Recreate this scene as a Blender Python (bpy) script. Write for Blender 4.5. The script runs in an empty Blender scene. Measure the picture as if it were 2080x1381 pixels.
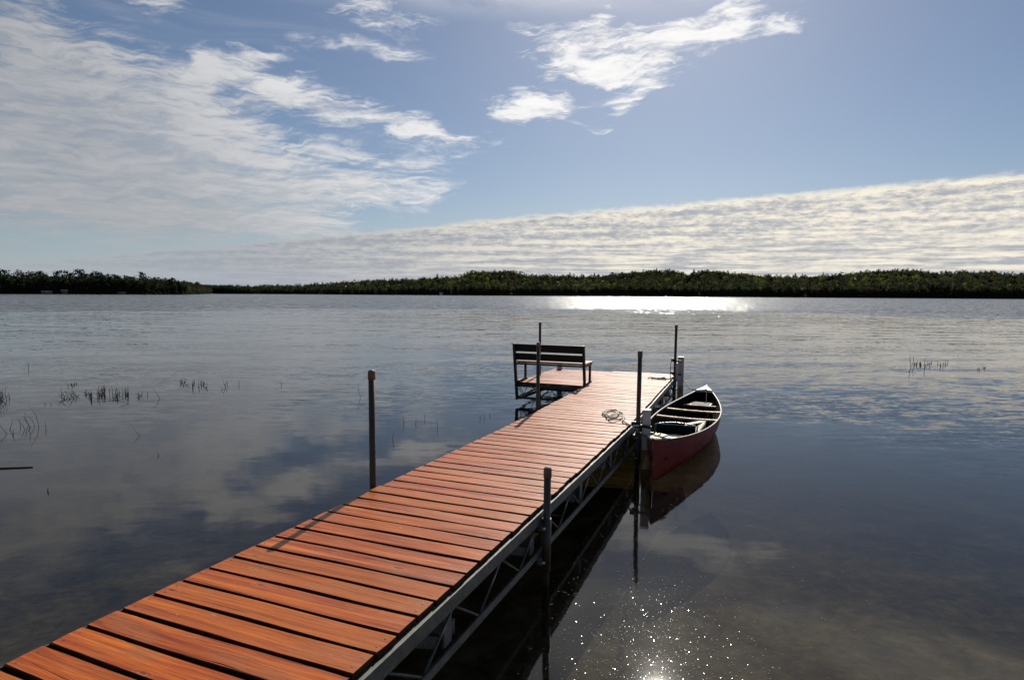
import bpy, bmesh, math, random
import numpy as np
from mathutils import Vector, Matrix

# ------------------------------------------------------------------ camera
SC = bpy.context.scene
COL = SC.collection
EYE = 1.88
FPX, PITCH, ROLL = 1238.93, 0.0741, 0.0053
cam_data = bpy.data.cameras.new('camera')
cam_data.sensor_width = 36.0
cam_data.lens = FPX / 2080 * 36.0
cam_data.clip_start = 0.05
cam_data.clip_end = 30000
cam = bpy.data.objects.new('camera', cam_data)
COL.objects.link(cam)
cam.matrix_world = (Matrix.Translation((0, 0, EYE)) @ Matrix.Rotation(math.pi / 2 - PITCH, 4, 'X')
                    @ Matrix.Rotation(ROLL, 4, 'Z'))
SC.camera = cam

# ------------------------------------------------------------------ view, render
SC.render.engine = 'CYCLES'
SC.view_settings.view_transform = 'Standard'
SC.view_settings.look = 'None'
SC.view_settings.exposure = 0.0
SC.view_settings.gamma = 1
SC.cycles.max_bounces = 8
SC.cycles.transparent_max_bounces = 16
SC.cycles.use_denoising = True
SC.cycles.sample_clamp_indirect = 6

SUN_AZ, SUN_EL = 13.9, 34.8          # degrees: clockwise from +Y, above the horizon


def ray(px, py):
    X, Y = px - 1040, py - 690.5
    cr, sr = math.cos(ROLL), math.sin(ROLL)
    X, Y = X * cr + Y * sr, -X * sr + Y * cr
    c, s = math.cos(PITCH), math.sin(PITCH)
    return Vector((X, FPX * c - Y * s, -FPX * s - Y * c)) / FPX


def at(px, py, z=0.0):
    """point of the horizontal plane at height z seen at that pixel of the photo"""
    r = ray(px, py)
    t = (z - EYE) / r.z
    return Vector((r.x * t, r.y * t, z))


def azel(px, py):
    r = ray(px, py)
    return math.atan2(r.x, r.y), math.atan2(r.z, math.hypot(r.x, r.y))


# ------------------------------------------------------------------ node maths
class N:
    """socket wrapper: arithmetic on it makes Math nodes"""
    nt = None

    def __init__(s, v): s.v = v

    @staticmethod
    def op(o, *a, clamp=False):
        n = N.nt.nodes.new('ShaderNodeMath'); n.operation = o; n.use_clamp = clamp
        for i, x in enumerate(a):
            if isinstance(x, N): N.nt.links.new(x.v, n.inputs[i])
            else: n.inputs[i].default_value = x
        return N(n.outputs[0])

    def __add__(s, o): return N.op('ADD', s, o)
    __radd__ = __add__
    def __sub__(s, o): return N.op('SUBTRACT', s, o)
    def __rsub__(s, o): return N.op('SUBTRACT', o, s)
    def __mul__(s, o): return N.op('MULTIPLY', s, o)
    __rmul__ = __mul__
    def __truediv__(s, o): return N.op('DIVIDE', s, o)
    def __rtruediv__(s, o): return N.op('DIVIDE', o, s)
    def __pow__(s, o): return N.op('POWER', s, o)


def sstep(x, a, b, lo=0.0, hi=1.0):
    n = N.nt.nodes.new('ShaderNodeMapRange'); n.interpolation_type = 'SMOOTHSTEP'
    N.nt.links.new(x.v, n.inputs[0])
    for i, v in enumerate((a, b, lo, hi)): n.inputs[i + 1].default_value = v
    return N(n.outputs[0])


def lstep(x, a, b, lo=0.0, hi=1.0):
    n = N.nt.nodes.new('ShaderNodeMapRange')
    N.nt.links.new(x.v, n.inputs[0])
    for i, v in enumerate((a, b, lo, hi)): n.inputs[i + 1].default_value = v
    return N(n.outputs[0])


def comb(x, y, z=0.0):
    n = N.nt.nodes.new('ShaderNodeCombineXYZ')
    for i, v in enumerate((x, y, z)):
        if isinstance(v, N): N.nt.links.new(v.v, n.inputs[i])
        else: n.inputs[i].default_value = v
    return N(n.outputs[0])


def sep(v):
    n = N.nt.nodes.new('ShaderNodeSeparateXYZ'); N.nt.links.new(v.v, n.inputs[0])
    return [N(n.outputs[i]) for i in range(3)]


def noise(vec, scale=1.0, detail=4.0, rough=0.5, dist=0.0, out=0):
    n = N.nt.nodes.new('ShaderNodeTexNoise')
    N.nt.links.new(vec.v, n.inputs['Vector'])
    n.inputs['Scale'].default_value = scale; n.inputs['Detail'].default_value = detail
    n.inputs['Roughness'].default_value = rough; n.inputs['Distortion'].default_value = dist
    return N(n.outputs[out])


def mixc(f, a, b):
    n = N.nt.nodes.new('ShaderNodeMix'); n.data_type = 'RGBA'
    for i, v in ((0, f), (6, a), (7, b)):
        if isinstance(v, N): N.nt.links.new(v.v, n.inputs[i])
        elif i == 0: n.inputs[0].default_value = v
        else: n.inputs[i].default_value = (*v, 1) if len(v) == 3 else v
    return N(n.outputs[2])


def ramp(f, stops):
    n = N.nt.nodes.new('ShaderNodeValToRGB'); cr = n.color_ramp
    while len(cr.elements) < len(stops): cr.elements.new(0.5)
    for e, (p, c) in zip(cr.elements, stops):
        e.position = p; e.color = (*c, 1)
    N.nt.links.new(f.v, n.inputs[0])
    return N(n.outputs[0])


# ------------------------------------------------------------------ world: daylight sky with cirrus and a cloud bank
BG = 0.056
world = bpy.data.worlds.new("World"); SC.world = world; world.use_nodes = True
nt = world.node_tree; N.nt = nt
for n in list(nt.nodes): nt.nodes.remove(n)
wout = nt.nodes.new('ShaderNodeOutputWorld'); bg = nt.nodes.new('ShaderNodeBackground')
nt.links.new(bg.outputs[0], wout.inputs[0]); bg.inputs[1].default_value = BG
sky = nt.nodes.new('ShaderNodeTexSky'); sky.sky_type = 'NISHITA'; sky.sun_disc = False
sky.sun_elevation = math.radians(SUN_EL); sky.sun_rotation = math.radians(SUN_AZ)
sky.air_density = 1.0; sky.dust_density = 0.45; sky.ozone_density = 1.6
tc = nt.nodes.new('ShaderNodeTexCoord')
D = N(tc.outputs['Generated'])
dx, dy, dz = sep(D)
el = N.op('ARCSINE', dz)
az = N.op('ARCTAN2', dx, dy)
zz = N.op('MAXIMUM', dz, 0.012) + 0.012
px_, py_ = dx / zz, dy / zz                       # the cloud layer seen from below
P = comb(px_, py_)
# ragged angular coordinates for the cirrus patches
wn = noise(comb(az * 9.0, el * 16.0, 3.0), 1.0, 4, 0.55, 0, 1)
wx, wy, wz = sep(wn)
wn2 = noise(comb(az * 2.6, el * 5.0, 8.0), 1.0, 2, 0.5, 0, 1)
vx, vy, vz = sep(wn2)
azw = az + (wx - 0.5) * 0.13 + (vx - 0.5) * 0.10
elw = el + (wy - 0.5) * 0.070 + (vy - 0.5) * 0.05


def patch(px, py, rx, ry, rot, w):
    a0, e0 = azel(px, py)
    a0 += 0.0; s = 1.0 / 1239
    c, sn = math.cos(math.radians(rot)), math.sin(math.radians(rot))
    A = azw - a0; Bv = (elw - e0) * -1.0          # image-like: down positive
    u = (A * c + Bv * sn) * (1 / (rx * s)); v = (Bv * c - A * sn) * (1 / (ry * s))
    return N.op('EXPONENT', (u * u + v * v) * -1.0) * w


PATCH = [(20, 330, 340, 110, 0, 1.6), (60, 110, 210, 90, 18, 1.0), (280, 400, 340, 50, 8, 1.0), (130, 240, 260, 70, 5, .6),
         (520, 355, 190, 40, -4, .50), (420, 270, 150, 55, 0, .4), (770, 245, 150, 24, 12, .95), (900, 268, 120, 12, 6, .6),
         (550, 185, 75, 30, -20, .85), (440, 155, 130, 17, -26, .8), (640, 235, 80, 20, 30, .6), (760, 108, 120, 13, 3, .55),
         (760, 350, 150, 34, -10, .55), (850, 392, 110, 20, -5, .45), (640, 400, 170, 28, -3, .60), (560, 455, 170, 20, 4, .8), (740, 18, 100, 34, 12, .75),
         (310, 5, 75, 24, 10, .7)]
PATCH2 = [(1185, 100, 115, 42, 4, 1.25), (1330, 95, 120, 34, -12, 1.15), (1450, 52, 130, 28, -20, .8), (1245, 32, 55, 18, -40, .7),
          (1150, 150, 100, 13, -20, .5), (1560, 40, 160, 20, -6, .45),
          (1100, 226, 90, 22, -4, 1.1), (1190, 248, 75, 9, 12, .6), (1300, 200, 60, 22, -30, 1.0)]
m1 = patch(*PATCH[0])
for q in PATCH[1:]: m1 = m1 + patch(*q)
m2 = patch(*PATCH2[0])
for q in PATCH2[1:]: m2 = m2 + patch(*q)
# fibres: warped noise drawn out along the wind in the cloud layer
W1 = noise(P, 0.55, 3, 0.5, 0, 1)
w1x, w1y, _ = sep(W1)
qx = px_ + (w1x - 0.5) * 3.0; qy = py_ + (w1y - 0.5) * 3.0
ca, sa = math.cos(math.radians(42)), math.sin(math.radians(42))
fx = (qx * ca + qy * sa) * 0.55; fy = (qy * ca - qx * sa) * 2.6
fib = noise(comb(fx, fy), 1.0, 6, 0.62)
fine = noise(comb(az * 16.0, el * 70.0, 1.0) , 1.0, 7, 0.62, 0.6)
fib2 = noise(comb((azw * 0.97 + elw * 0.25) * 7.0, (elw - azw * 0.14) * 55.0, 6.0), 1.0, 7, 0.60, 0.3)
soft = noise(comb(azw * 6.0, elw * 16.0, 12.0), 1.0, 5, 0.55)
fib3 = noise(comb((azw * 0.99 + elw * 0.2) * 15.0, (elw - azw * 0.10) * 130.0, 16.0), 1.0, 6, 0.62, 0.4)
tex1 = sstep(fib * 0.22 + fine * 0.24 + fib2 * 0.26 + soft * 0.08 + fib3 * 0.20, 0.40, 0.60)
d1 = sstep(N.op('MINIMUM', m1, 1.0) * 1.0 + (tex1 - 0.5) * 1.0 * sstep(m1, 0.0, 0.45) * sstep(m1, 2.2, 0.7, 0.45, 1.0), 0.12, 1.22) * 0.92
d2 = sstep(N.op('MINIMUM', m2, 1.0) + (tex1 - 0.5) * 1.1 * sstep(m2, 0.0, 0.45), 0.28, 1.25) * 0.96
highc = sstep(fib * .5 + soft * .5, 0.33, 0.53) * sstep(el, 0.40, 0.48) * sstep(el, 0.95, 0.75) * sstep(dy, 0.15, 0.45) * 0.9
d1 = N.op('MAXIMUM', d1, highc)
veil = sstep(fib, 0.45, 0.8) * sstep(az, -0.1, -0.65) * 0.30
# altocumulus bank beyond a straight front in the cloud layer
edge = (py_ + px_ * 0.655) + (noise(P, 0.9, 5, 0.6) - 0.5) * 0.9 + (noise(comb(az * 60.0, el * 90.0, 3.0), 1.0, 5, 0.65) - 0.5) * 0.45 + sstep(az, 0.35, 0.75) * 0.12 - sstep(az, 0.1, -0.3) * 0.2
bank = sstep(edge, 7.10, 7.70)
rim = sstep(edge, 7.9, 7.2) * bank
cell = noise(comb(px_ * 1.1, py_ * 2.0), 1.25, 8, 0.60, 0.25)
cell2 = noise(comb(px_ * 0.28, py_ * 0.9, 5.0), 1.0, 4, 0.55)
cel3 = noise(comb(az * 52.0, el * 150.0, 2.0), 1.0, 8, 0.68, 0.2)
stripe = noise(comb(az * 9.0, el * 120.0, 9.0), 1.0, 7, 0.62, 0.3)
mixlow = sstep(edge, 9.0, 16.0)
tx = cell2 * 0.26 + cell * 0.12 + cel3 * (0.38 - mixlow * 0.20) + stripe * (0.24 + mixlow * 0.20)
lit = sstep(tx + rim * 0.16, 0.42, 0.58)
leftdim = sstep(az, -0.50, 0.30)                 # away from the sun the bank is duller
bankgrey = mixc(leftdim, (0.33, 0.36, 0.41), (0.42, 0.44, 0.48))
bankwhite = mixc(leftdim, (0.42, 0.44, 0.47), (0.98, 0.90, 0.76))
bankcol = mixc(lit, bankgrey, bankwhite)
bankop = bank * sstep(tx, 0.30, 0.42, 0.62, 0.97)
bankop = bankop * sstep(az, -0.78, -0.30, 0.35, 1.0)
# colours (divided by the background strength, so that they are radiance)
sx_, sy_, sz_ = [math.sin(math.radians(SUN_AZ)) * math.cos(math.radians(SUN_EL)),
                 math.cos(math.radians(SUN_AZ)) * math.cos(math.radians(SUN_EL)), math.sin(math.radians(SUN_EL))]
cosg = dx * sx_ + dy * sy_ + dz * sz_
fwd = sstep(cosg, 0.62, 0.97)                    # forward scattering: clouds near the sun shine
ccol = mixc(fwd, (0.42, 0.43, 0.45), (0.95, 0.94, 0.93))
skyc = N(sky.outputs[0])


def vmul(v, k):
    n = nt.nodes.new('ShaderNodeVectorMath'); n.operation = 'MULTIPLY'
    nt.links.new(v.v, n.inputs[0])
    n.inputs[1].default_value = k
    return N(n.outputs[0])


skyc = vmul(skyc, (0.96, 1.0, 1.08))
K = 1.0 / BG
shade = lstep(tex1, 0.0, 1.0, 0.86, 1.06)
sm_ = nt.nodes.new('ShaderNodeVectorMath'); sm_.operation = 'SCALE'
nt.links.new(ccol.v, sm_.inputs[0]); nt.links.new(shade.v, sm_.inputs['Scale']); ccol = N(sm_.outputs[0])
c1 = vmul(ccol, (K, K, K)); c2 = vmul(bankcol, (K, K, K))
haze_low = sstep(el, 0.16, 0.0) * 0.55
col = mixc(haze_low, skyc, tuple(k * K for k in (0.36, 0.45, 0.56)))
dens = N.op('MAXIMUM', d1, N.op('MAXIMUM', d2, veil))
dens = dens * sstep(el, 0.035, 0.11)
col = mixc(dens, col, c1)
col = mixc(bankop, col, c2)
low = sstep(el, 0.055, 0.0) * 0.55
col = mixc(low, col, tuple(k * K for k in (0.42, 0.46, 0.52)))
nt.links.new(col.v, bg.inputs[0])

# ------------------------------------------------------------------ sun
sd = bpy.data.lights.new('sun', 'SUN'); sd.energy = 5.0; sd.angle = math.radians(0.53); sd.color = (1, 0.94, 0.82)
so = bpy.data.objects.new('sun', sd); COL.objects.link(so)
so.rotation_euler = Vector((-sx_, -sy_, -sz_)).to_track_quat('-Z', 'Y').to_euler()

# ------------------------------------------------------------------ materials
def material(name):
    m = bpy.data.materials.new(name); m.use_nodes = True
    N.nt = m.node_tree
    return m, m.node_tree.nodes['Principled BSDF'], m.node_tree


def coords(which='Object'):
    n = N.nt.nodes.new('ShaderNodeTexCoord'); return N(n.outputs[which])


def setin(b, name, v):
    if isinstance(v, N): N.nt.links.new(v.v, b.inputs[name])
    else: b.inputs[name].default_value = v


def bump(b, h, dist=0.002, strength=1.0):
    n = N.nt.nodes.new('ShaderNodeBump'); N.nt.links.new(h.v, n.inputs['Height'])
    n.inputs['Distance'].default_value = dist; n.inputs['Strength'].default_value = strength
    N.nt.links.new(n.outputs[0], b.inputs['Normal'])


def mottled(name, c1, c2, rough=0.5, scale=8.0, metal=0.0, bumpd=0.0008, stretch=(1, 1, 1), spec=0.5):
    m, b, nt = material(name)
    p = coords()
    x, y, z = sep(p)
    v = comb(x * stretch[0], y * stretch[1], z * stretch[2])
    f = noise(v, scale, 6, 0.62, 0.3)
    g = sstep(f, 0.36, 0.64)
    setin(b, 'Base Color', mixc(g, c1, c2))
    setin(b, 'Roughness', lstep(noise(v, scale * 3, 3, .5), 0.3, 0.7, max(0.05, rough - .1), min(1, rough + .12)))
    b.inputs['Metallic'].default_value = metal
    b.inputs['Specular IOR Level'].default_value = spec
    bump(b, noise(v, scale * 9, 4, .6), bumpd)
    return m


def stained_wood():
    m, b, nt = material('orange stained deck wood')
    p = coords(); x, y, z = sep(p)
    g = nt.nodes.new('ShaderNodeNewGeometry'); rnd = N(g.outputs['Random Per Island'])
    off = rnd * 37.0
    # grain runs along the board (local x)
    gv = comb(x * 1.1 + off, y * 26.0 + off * 3.0, z * 26.0 + off)
    warp = noise(comb(x * 2.2 + off, y * 9.0 + off, off), 1.0, 3, .5)
    gv2 = comb(x * 1.3 + off, (y + warp * 0.035) * 42.0, off)
    grain = noise(gv, 1.0, 6, .62, .4)
    streak = noise(gv2, 1.0, 5, .6, .2)
    blotch = noise(comb(x * 3.2 + off, y * 7.0, off), 1.0, 4, .55)
    base = ramp(grain * .5 + streak * .5, [(.35, (.090, .014, .003)), (.44, (.27, .046, .005)), (.53, (.42, .084, .008)), (.63, (.58, .160, .015))])
    worn = mixc(sstep(blotch, .50, .64) * .6, base, (.34, .105, .036))
    tone = mixc(sstep(rnd, .3, 1.0) * .5, worn, (.42, .115, .012))
    # dark cracks and knots
    crack = sstep(noise(comb(x * .9 + off * 2.0, (y + warp * .05) * 75.0, off), 1.0, 2, .5), .66, .73)
    tone = mixc(crack * .8, tone, (.045, .012, .006))
    vo = nt.nodes.new('ShaderNodeTexVoronoi'); vo.inputs['Scale'].default_value = 1.0
    kv = comb(x * 3.0 + off, y * 8.5 + off * 1.7, off); nt.links.new(kv.v, vo.inputs['Vector'])
    vd = N(vo.outputs['Distance'])
    knot = sstep(vd, .13, .05)
    ring = sstep(N.op('SINE', vd * 90.0), .2, .9) * sstep(vd, .24, .10)
    tone = mixc(knot * .75, tone, (.13, .035, .015))
    tone = mixc(ring * .45, tone, (.46, .19, .09))
    # rubbed bare flecks
    fine = noise(comb(x * 7.0 + off, (y + warp * .03) * 190.0, off), 1.0, 3, .6)
    tone = mixc(sstep(fine, .56, .66) * .30, tone, (.10, .022, .006))
    scuff = sstep(noise(comb(x * 2.0 - off, y * 5.0, off * .3), 1.0, 7, .75), .58, .70)
    tone = mixc(scuff * .26, tone, (.40, .17, .09))
    dirt = sstep(noise(comb(x * .8, y * .8, 3.0), 1.0, 5, .6), .50, .70)
    tone = mixc(dirt * .30, tone, (.20, .055, .016))
    fl = sstep(noise(comb(x * 14.0 + off, y * 38.0, off), 1.0, 3, .6), .70, .78)
    tone = mixc(fl * .55, tone, (.66, .42, .28))
    setin(b, 'Base Color', tone)
    setin(b, 'Roughness', lstep(noise(comb(x * 5.0 + off, y * 22.0, off), 1.0, 4, .6), .3, .7, .32, .46) + (N.op('FRACT', rnd * 7.3) - .4) * .08)
    b.inputs['Specular IOR Level'].default_value = 0.2
    bump(b, grain * .7 + streak * .8 + fine * .5 - crack * 1.4 - knot * .5, .0030)
    return m


M = {}
M['deck'] = stained_wood()
M['screw'] = mottled('tarnished screw head', (.05, .045, .04), (.12, .11, .10), .4, 200, .6)
M['deckedge'] = mottled('board edge with painted gap shade', (.030, .012, .006), (.075, .026, .010), .8, 14, spec=.2)  # shade of the gaps painted into the colour of board sides and ends
M['galv'] = mottled('weathered grey galvanised steel', (.065, .068, .065), (.11, .113, .108), .55, 14, .2)
M['pipe'] = mottled('dark weathered pipe', (.040, .031, .022), (.080, .066, .050), .52, 9, .25, stretch=(1, 1, .15))
M['cap'] = mottled('grey brown plastic cap', (.10, .08, .062), (.15, .125, .10), .6, 30)
M['bolt'] = mottled('bright zinc bolt', (.5, .48, .42), (.65, .62, .55), .3, 40, .9)
M['post'] = mottled('white vinyl post', (.42, .38, .33), (.54, .49, .44), .45, 6, stretch=(3, 3, .5))
M['algae'] = mottled('rust and algae stained vinyl', (.22, .12, .045), (.50, .36, .20), .6, 16, stretch=(1, 1, .3))
M['beam'] = mottled('grey weathered lumber', (.09, .082, .07), (.15, .135, .11), .8, 12, stretch=(.3, 6, 6))
M['blackclamp'] = mottled('black steel clamp and gunwale shade', (.018, .018, .02), (.035, .034, .033), .4, 20, .3)
M['benchdark'] = mottled('dark brown bench boards', (.010, .006, .004), (.022, .012, .008), .6, 14, stretch=(1, 8, 8))
M['benchseat'] = mottled('orange brown seat board', (.28, .10, .045), (.42, .17, .08), .42, 12, stretch=(1, 8, 8))
M['benchsteel'] = mottled('green black angle iron', (.016, .020, .016), (.034, .040, .030), .45, 14, .3)
M['rope'] = mottled('cream nylon rope', (.58, .54, .45), (.76, .72, .62), .8, 60, bumpd=.002)
M['roped'] = mottled('dirty olive rope', (.16, .13, .07), (.30, .26, .15), .8, 60, bumpd=.002)
M['blackrope'] = mottled('black cord', (.012, .012, .012), (.03, .03, .028), .7, 60)
M['hull'] = mottled('faded dark red canoe hull', (.15, .005, .0045), (.185, .007, .005), .42, 5, bumpd=.0004, spec=.22)
M['inner'] = mottled('black green canoe lining', (.003, .0035, .0035), (.006, .007, .007), .85, 7, spec=.1)
M['gunwale'] = mottled('cream vinyl gunwale', (.42, .385, .32), (.55, .505, .43), .42, 9, bumpd=.0003)
M['ash'] = mottled('varnished ash wood', (.45, .26, .13), (.62, .40, .22), .3, 10, stretch=(1, 6, 6))
M['cane'] = mottled('pale woven cane', (.34, .30, .25), (.62, .58, .50), .6, 60, bumpd=.003)
M['cushion'] = mottled('cream vinyl cushion', (.58, .53, .44), (.72, .67, .58), .5, 6)
M['blackcloth'] = mottled('black nylon fabric', (.006, .006, .007), (.014, .014, .015), .8, 22, spec=.15)
M['chrome'] = mottled('scuffed aluminium tube', (.5, .5, .5), (.65, .65, .65), .25, 20, .9)
M['yellow'] = mottled('yellow varnished deck plate', (.66, .50, .24), (.76, .62, .36), .3, 12)
M['mark'] = mottled('grey lettering vinyl', (.13, .10, .095), (.17, .14, .13), .4, 30)
M['reed'] = mottled('dead brown reed', (.030, .024, .014), (.075, .058, .034), .8, 30)
M['bark'] = mottled('dark bark', (.030, .023, .018), (.06, .047, .037), 1.0, 3, stretch=(1, 1, .2), spec=0.0)
M['pine'] = mottled('dark pine foliage', (.012, .020, .009), (.030, .042, .016), .8, .35)
M['spruce'] = mottled('deep green spruce foliage', (.014, .022, .012), (.028, .040, .020), .8, .3)
M['spring'] = mottled('fresh yellow green leaves', (.085, .115, .020), (.16, .19, .032), .8, .25)
M['olive'] = mottled('olive leaves', (.034, .044, .016), (.062, .074, .026), .8, .3)
M['bare'] = mottled('brown budding twigs', (.045, .034, .024), (.085, .062, .042), .9, .3)
M['ground'] = mottled('forest floor', (.020, .022, .010), (.040, .038, .018), 1.0, .08, spec=0.0)
M['white'] = mottled('white painted wood', (.62, .62, .60), (.76, .76, .74), .5, 2)
M['roof'] = mottled('pale metal roof', (.20, .20, .20), (.28, .28, .28), .9, 1, spec=.1)
M['wall'] = mottled('brown cabin boards', (.10, .075, .055), (.16, .12, .09), .7, 1)
M['pollen'] = mottled('pale floating pollen', (.60, .55, .42), (.80, .76, .64), .5, 60)
for k in ('pine', 'spruce', 'spring', 'olive', 'bare'):
    t_ = M[k].node_tree; b = t_.nodes['Principled BSDF']; b.inputs['Specular IOR Level'].default_value = .12
    tl = t_.nodes.new('ShaderNodeBsdfTranslucent'); ms = t_.nodes.new('ShaderNodeMixShader'); ms.inputs[0].default_value = .45
    src = b.inputs['Base Color'].links[0].from_socket; hs = t_.nodes.new('ShaderNodeHueSaturation')
    hs.inputs['Value'].default_value = 1.25; t_.links.new(src, hs.inputs['Color']); t_.links.new(hs.outputs[0], tl.inputs['Color'])
    t_.links.new(b.outputs[0], ms.inputs[1]); t_.links.new(tl.outputs[0], ms.inputs[2])
    t_.links.new(ms.outputs[0], t_.nodes['Material Output'].inputs['Surface'])


def bed_material():
    m, b, nt = material('brown silty sand')
    p = coords(); x, y, z = sep(p)
    v = comb(x, y, 0.0)
    a = noise(v, 1.7, 8, .68, .6); c = noise(v, 9.0, 6, .7, .4); w = noise(v, .5, 3, .5)
    f = a * .5 + c * .35 + w * .15
    setin(b, 'Base Color', ramp(f, [(.38, (.016, .0135, .009)), (.47, (.056, .047, .032)), (.54, (.108, .093, .065)), (.64, (.20, .172, .125))]))
    b.inputs['Roughness'].default_value = .95; b.inputs['Specular IOR Level'].default_value = .1
    bump(b, f, .03)
    return m


def water_material():
    m, b, nt = material('lake water')
    nt.nodes.remove(b)
    out = nt.nodes['Material Output']
    g = nt.nodes.new('ShaderNodeNewGeometry'); x, y, z = sep(N(g.outputs['Position']))
    r = N.op('SQRT', x * x + y * y + 0.01)
    big = noise(comb(x * .02, y * .10, 1.0), 1.0, 3, .5)        # gust patches, drawn out across the view
    big2 = noise(comb(x * .09, y * .30, 4.0), 1.0, 3, .55)
    lg = N.op('LOGARITHM', r, 10.0)
    lgw = lg + (big - .5) * .22 + (big2 - .5) * .22
    # how ruffled the surface is, from the calm by the dock to the open lake
    zone_mid = sstep(lgw, .88, 1.08)
    zone_sw = sstep(lgw, 1.15, 1.32) * sstep(lgw, 1.80, 1.70)
    zone_far = sstep(lgw, 1.78, 1.96)
    gust = sstep(big2, .42, .62)

    def slopes(scale_x, scale_y, detail, seed, rough=.5):
        c = noise(comb(x * scale_x, y * scale_y, seed), 1.0, detail, rough, 0, 1)
        a, b2, _ = sep(c)
        return a - .5, b2 - .5

    s1 = slopes(.55, 1.5, 3, 2.0)       # long soft undulation
    s2 = slopes(2.4, 7.5, 3, 9.0)       # wavelets
    s3 = slopes(9.0, 20.0, 3, 21.0, .6) # fine wind ripples
    s4 = slopes(.8, 2.2, 5, 33.0, .6)   # open-lake chop
    a1 = .012 + zone_mid * .035
    a2 = .012 + zone_mid * .085 + gust * zone_mid * .05
    a3 = .004 + zone_mid * gust * .14 + zone_mid * .05
    a4 = zone_far * 1.5
    # ring of old boat wake crossing the middle distance
    wkx = x * .06 + (noise(comb(x * .05, y * .05, 7.0), 1.0, 2, .5) - .5) * 3.0
    wake = N.op('SINE', y * 2.1 + wkx * 7.0 + x * .22) * zone_sw * .010
    wake2 = N.op('SINE', y * 3.4 - x * .75 + (big - .5) * 9.0) * zone_sw * .013
    # small wind ripples near the camera on the left
    sx = s1[0] * a1 + s2[0] * a2 + s3[0] * a3 + s4[0] * a4
    sy = s1[1] * a1 * 1.3 + s2[1] * a2 * 1.5 + s3[1] * a3 * 1.3 + s4[1] * a4 * 1.2 + wake + wake2 + zone_far * .10 + zone_mid * .012
    vo = nt.nodes.new('ShaderNodeTexVoronoi'); vo.feature = 'F1'; vo.inputs['Scale'].default_value = 1.0
    gv = comb(x * 5.0, y * 1.7, 0.0); nt.links.new(gv.v, vo.inputs['Vector'])
    cx, cy, cz = sep(N(vo.outputs['Color']))
    glint = sstep(cx, .955, .958) * sstep(lgw, 1.62, 1.82)
    vo2 = nt.nodes.new('ShaderNodeTexVoronoi'); vo2.inputs['Scale'].default_value = 430.0      # tiny capillary facets in the shallows
    nt.links.new(g.outputs['Position'], vo2.inputs['Vector'])
    cx2, cy2, cz2 = sep(N(vo2.outputs['Color']))
    glint2 = sstep(cx2, .988, .992) * sstep(r, 5.5, 3.0)
    sx = sx + glint * (.085 + (cz - .5) * .22) + glint2 * (cz2 - .5) * ((cz2 - .5) * (cz2 - .5) * .8 + .02)
    sy = sy + glint * (.24 + (cy - .5) * .12) + glint2 * (cy2 - .5) * ((cy2 - .5) * (cy2 - .5) * .8 + .02)
    nv = comb(sx * -1.0, sy * -1.0, 1.0)
    nn = nt.nodes.new('ShaderNodeVectorMath'); nn.operation = 'NORMALIZE'; nt.links.new(nv.v, nn.inputs[0])
    rough = .044 + glint2 * .10 + zone_mid * .01 + zone_far * .09
    gl = nt.nodes.new('ShaderNodeBsdfGlossy'); gl.distribution = 'GGX'
    gl.inputs['Color'].default_value = (1, 1, 1, 1)
    nt.links.new(rough.v, gl.inputs['Roughness']); nt.links.new(nn.outputs[0], gl.inputs['Normal'])
    tr = nt.nodes.new('ShaderNodeBsdfTransparent'); depth = N.op('MAXIMUM', (y - 2.0) * .12, 0.0) + .34   # the water over the sloping bed: deeper is darker
    tcol = comb(N.op('EXPONENT', depth * -1.10), N.op('EXPONENT', depth * -1.20), N.op('EXPONENT', depth * -1.55))
    nt.links.new(tcol.v, tr.inputs['Color'])
    fr = nt.nodes.new('ShaderNodeFresnel'); nt.links.new((1.333 - N(g.outputs['Backfacing']) * .583).v, fr.inputs['IOR'])   # same reflectance from both sides: rays go straight through
    nt.links.new(nn.outputs[0], fr.inputs['Normal'])
    mx = nt.nodes.new('ShaderNodeMixShader')
    nt.links.new(fr.outputs[0], mx.inputs[0]); nt.links.new(tr.outputs[0], mx.inputs[1]); nt.links.new(gl.outputs[0], mx.inputs[2])
    nt.links.new(mx.outputs[0], out.inputs['Surface'])
    return m


M['bed'] = bed_material()
M['water'] = water_material()


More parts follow.
